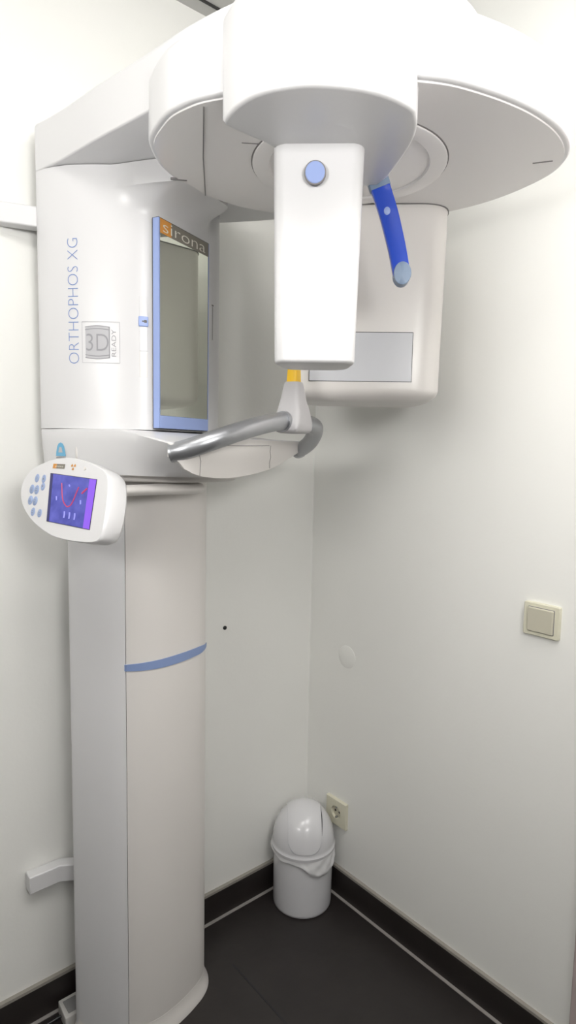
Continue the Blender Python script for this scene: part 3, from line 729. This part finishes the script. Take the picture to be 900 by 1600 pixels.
# cable box and cable on the floor behind the column
bxr = empty('cable_box', (-.845,-.058,0), 0, 'small white plastic cable box on the floor left of the column foot', 'cable box')
g = G(); rprism(g, round_corners([(-.058,-.030),(-.004,-.030),(-.004,.034),(-.054,.034)], .004, 3), 0, .034, .001, .002); g.build('housing', 'box', bxr)
g = G(); g.box((-.046,-.020,.030),(-.012,.024,.0348)); g.build('recessed_lid', 'boxin', bxr, bevel=.001)
g = G(); g.tube(cat_mull([(-.896,-.050,.012),(-.930,-.045,.006),(-1.02,-.045,.0045),(-1.10,-.075,.0045),(-1.18,-.085,.0045),(-1.30,-.10,.0045),(-1.45,-.16,.0045)], 6), .0036, 10)
tag(g.build('cable', 'black'), 'thin black cable running along the floor beside the left baseboard', 'cable')

# ------------------------------------------------------------------ ceiling lights (behind and above the camera)
def ceiling_lamp(x, y, power, lab, w=.60):
    t = empty('ceiling_light', (x,y,H), 0, lab, 'ceiling light'); k = w/2
    g = G()
    for a, b in (((-k,-k),(k,-k+.015)),((-k,k-.015),(k,k)),((-k,-k+.015),(-k+.015,k-.015)),((k-.015,-k+.015),(k,k-.015))): g.box((*a,-.016),(*b,0))
    g.build('frame', 'white', t, smooth=False)
    g = G(); g.box((-k+.015,-k+.015,-.010),(k-.015,k-.015,-.002)); g.build('diffuser', 'lamp', t, smooth=False)
    ld = bpy.data.lights.new('lamp_light', 'AREA'); ld.shape = 'SQUARE'; ld.size = w-.04; ld.energy = power; ld.color = (1, .985, .965)
    lo = bpy.data.objects.new('lamp_light', ld); COL.objects.link(lo); lo.parent = t; lo.location = (0,0,-.020)
ceiling_lamp(-1.35, -1.25, 2.5, 'square ceiling light panel nearer the machine column')
ceiling_lamp(-.50, -1.50, 4, 'square ceiling light panel nearer the door wall')

def added_wall_lamp(x, y, z, rz, power, lab, w=.75, tilt=R(32)):  # invented fill light, added to brighten the upper walls and machine
    t = empty('added_wall_light', (x,y,z), rz, lab, 'added fill light'); k = w/2     # local +Y points into the room
    c, s_ = math.cos(tilt), math.sin(tilt)
    tilted = lambda p: (p[0], .075+p[1]*c-p[2]*s_, p[1]*s_+p[2]*c)      # lamp head leans back to light the upper wall
    g = G(); g.box((-k*.3,0,-k*.4),(k*.3,.030,k*.4)); g.box((-.02,.02,-.02),(.02,.080,.02)); g.build('mount', 'white', t)
    g = G(); g.box((-k,0,-k*.7),(k,.022,k*.7)); g.v = [tilted(p) for p in g.v]; g.build('added_lamp_head', 'white', t, bevel=.004)
    g = G(); g.box((-k+.01,.020,-k*.7+.01),(k-.01,.026,k*.7-.01)); g.v = [tilted(p) for p in g.v]; g.build('diffuser', 'lamp', t)
    ld = bpy.data.lights.new('lamp_light', 'AREA'); ld.shape = 'RECTANGLE'; ld.size = w; ld.size_y = w*.7; ld.energy = power; ld.color = (1, .99, .97)
    lo = bpy.data.objects.new('lamp_light', ld); COL.objects.link(lo); lo.parent = t; lo.location = tilted((0,.034,0)); lo.rotation_euler = (R(90)+tilt,0,0)
    lo.rotation_euler = V((0, c, s_)).to_track_quat('-Z', 'X').to_euler()
added_wall_lamp(-1.25, Y0, 1.98, 0, 20, 'added rectangular fill light on the wall behind the camera')
added_wall_lamp(X0, -1.25, 1.98, R(-90), 13, 'added rectangular fill light on the wall to the left of the camera')

# ------------------------------------------------------------------ world and output look
w = bpy.data.worlds.new('world'); bpy.context.scene.world = w; w.use_nodes = True
w.node_tree.nodes['Background'].inputs[0].default_value = (.9,.93,1,1); w.node_tree.nodes['Background'].inputs[1].default_value = .3
vs = bpy.context.scene.view_settings
vs.view_transform = 'Standard'; vs.look = 'None'; vs.gamma = 1; vs.use_curve_mapping = False; vs.exposure = 0.22
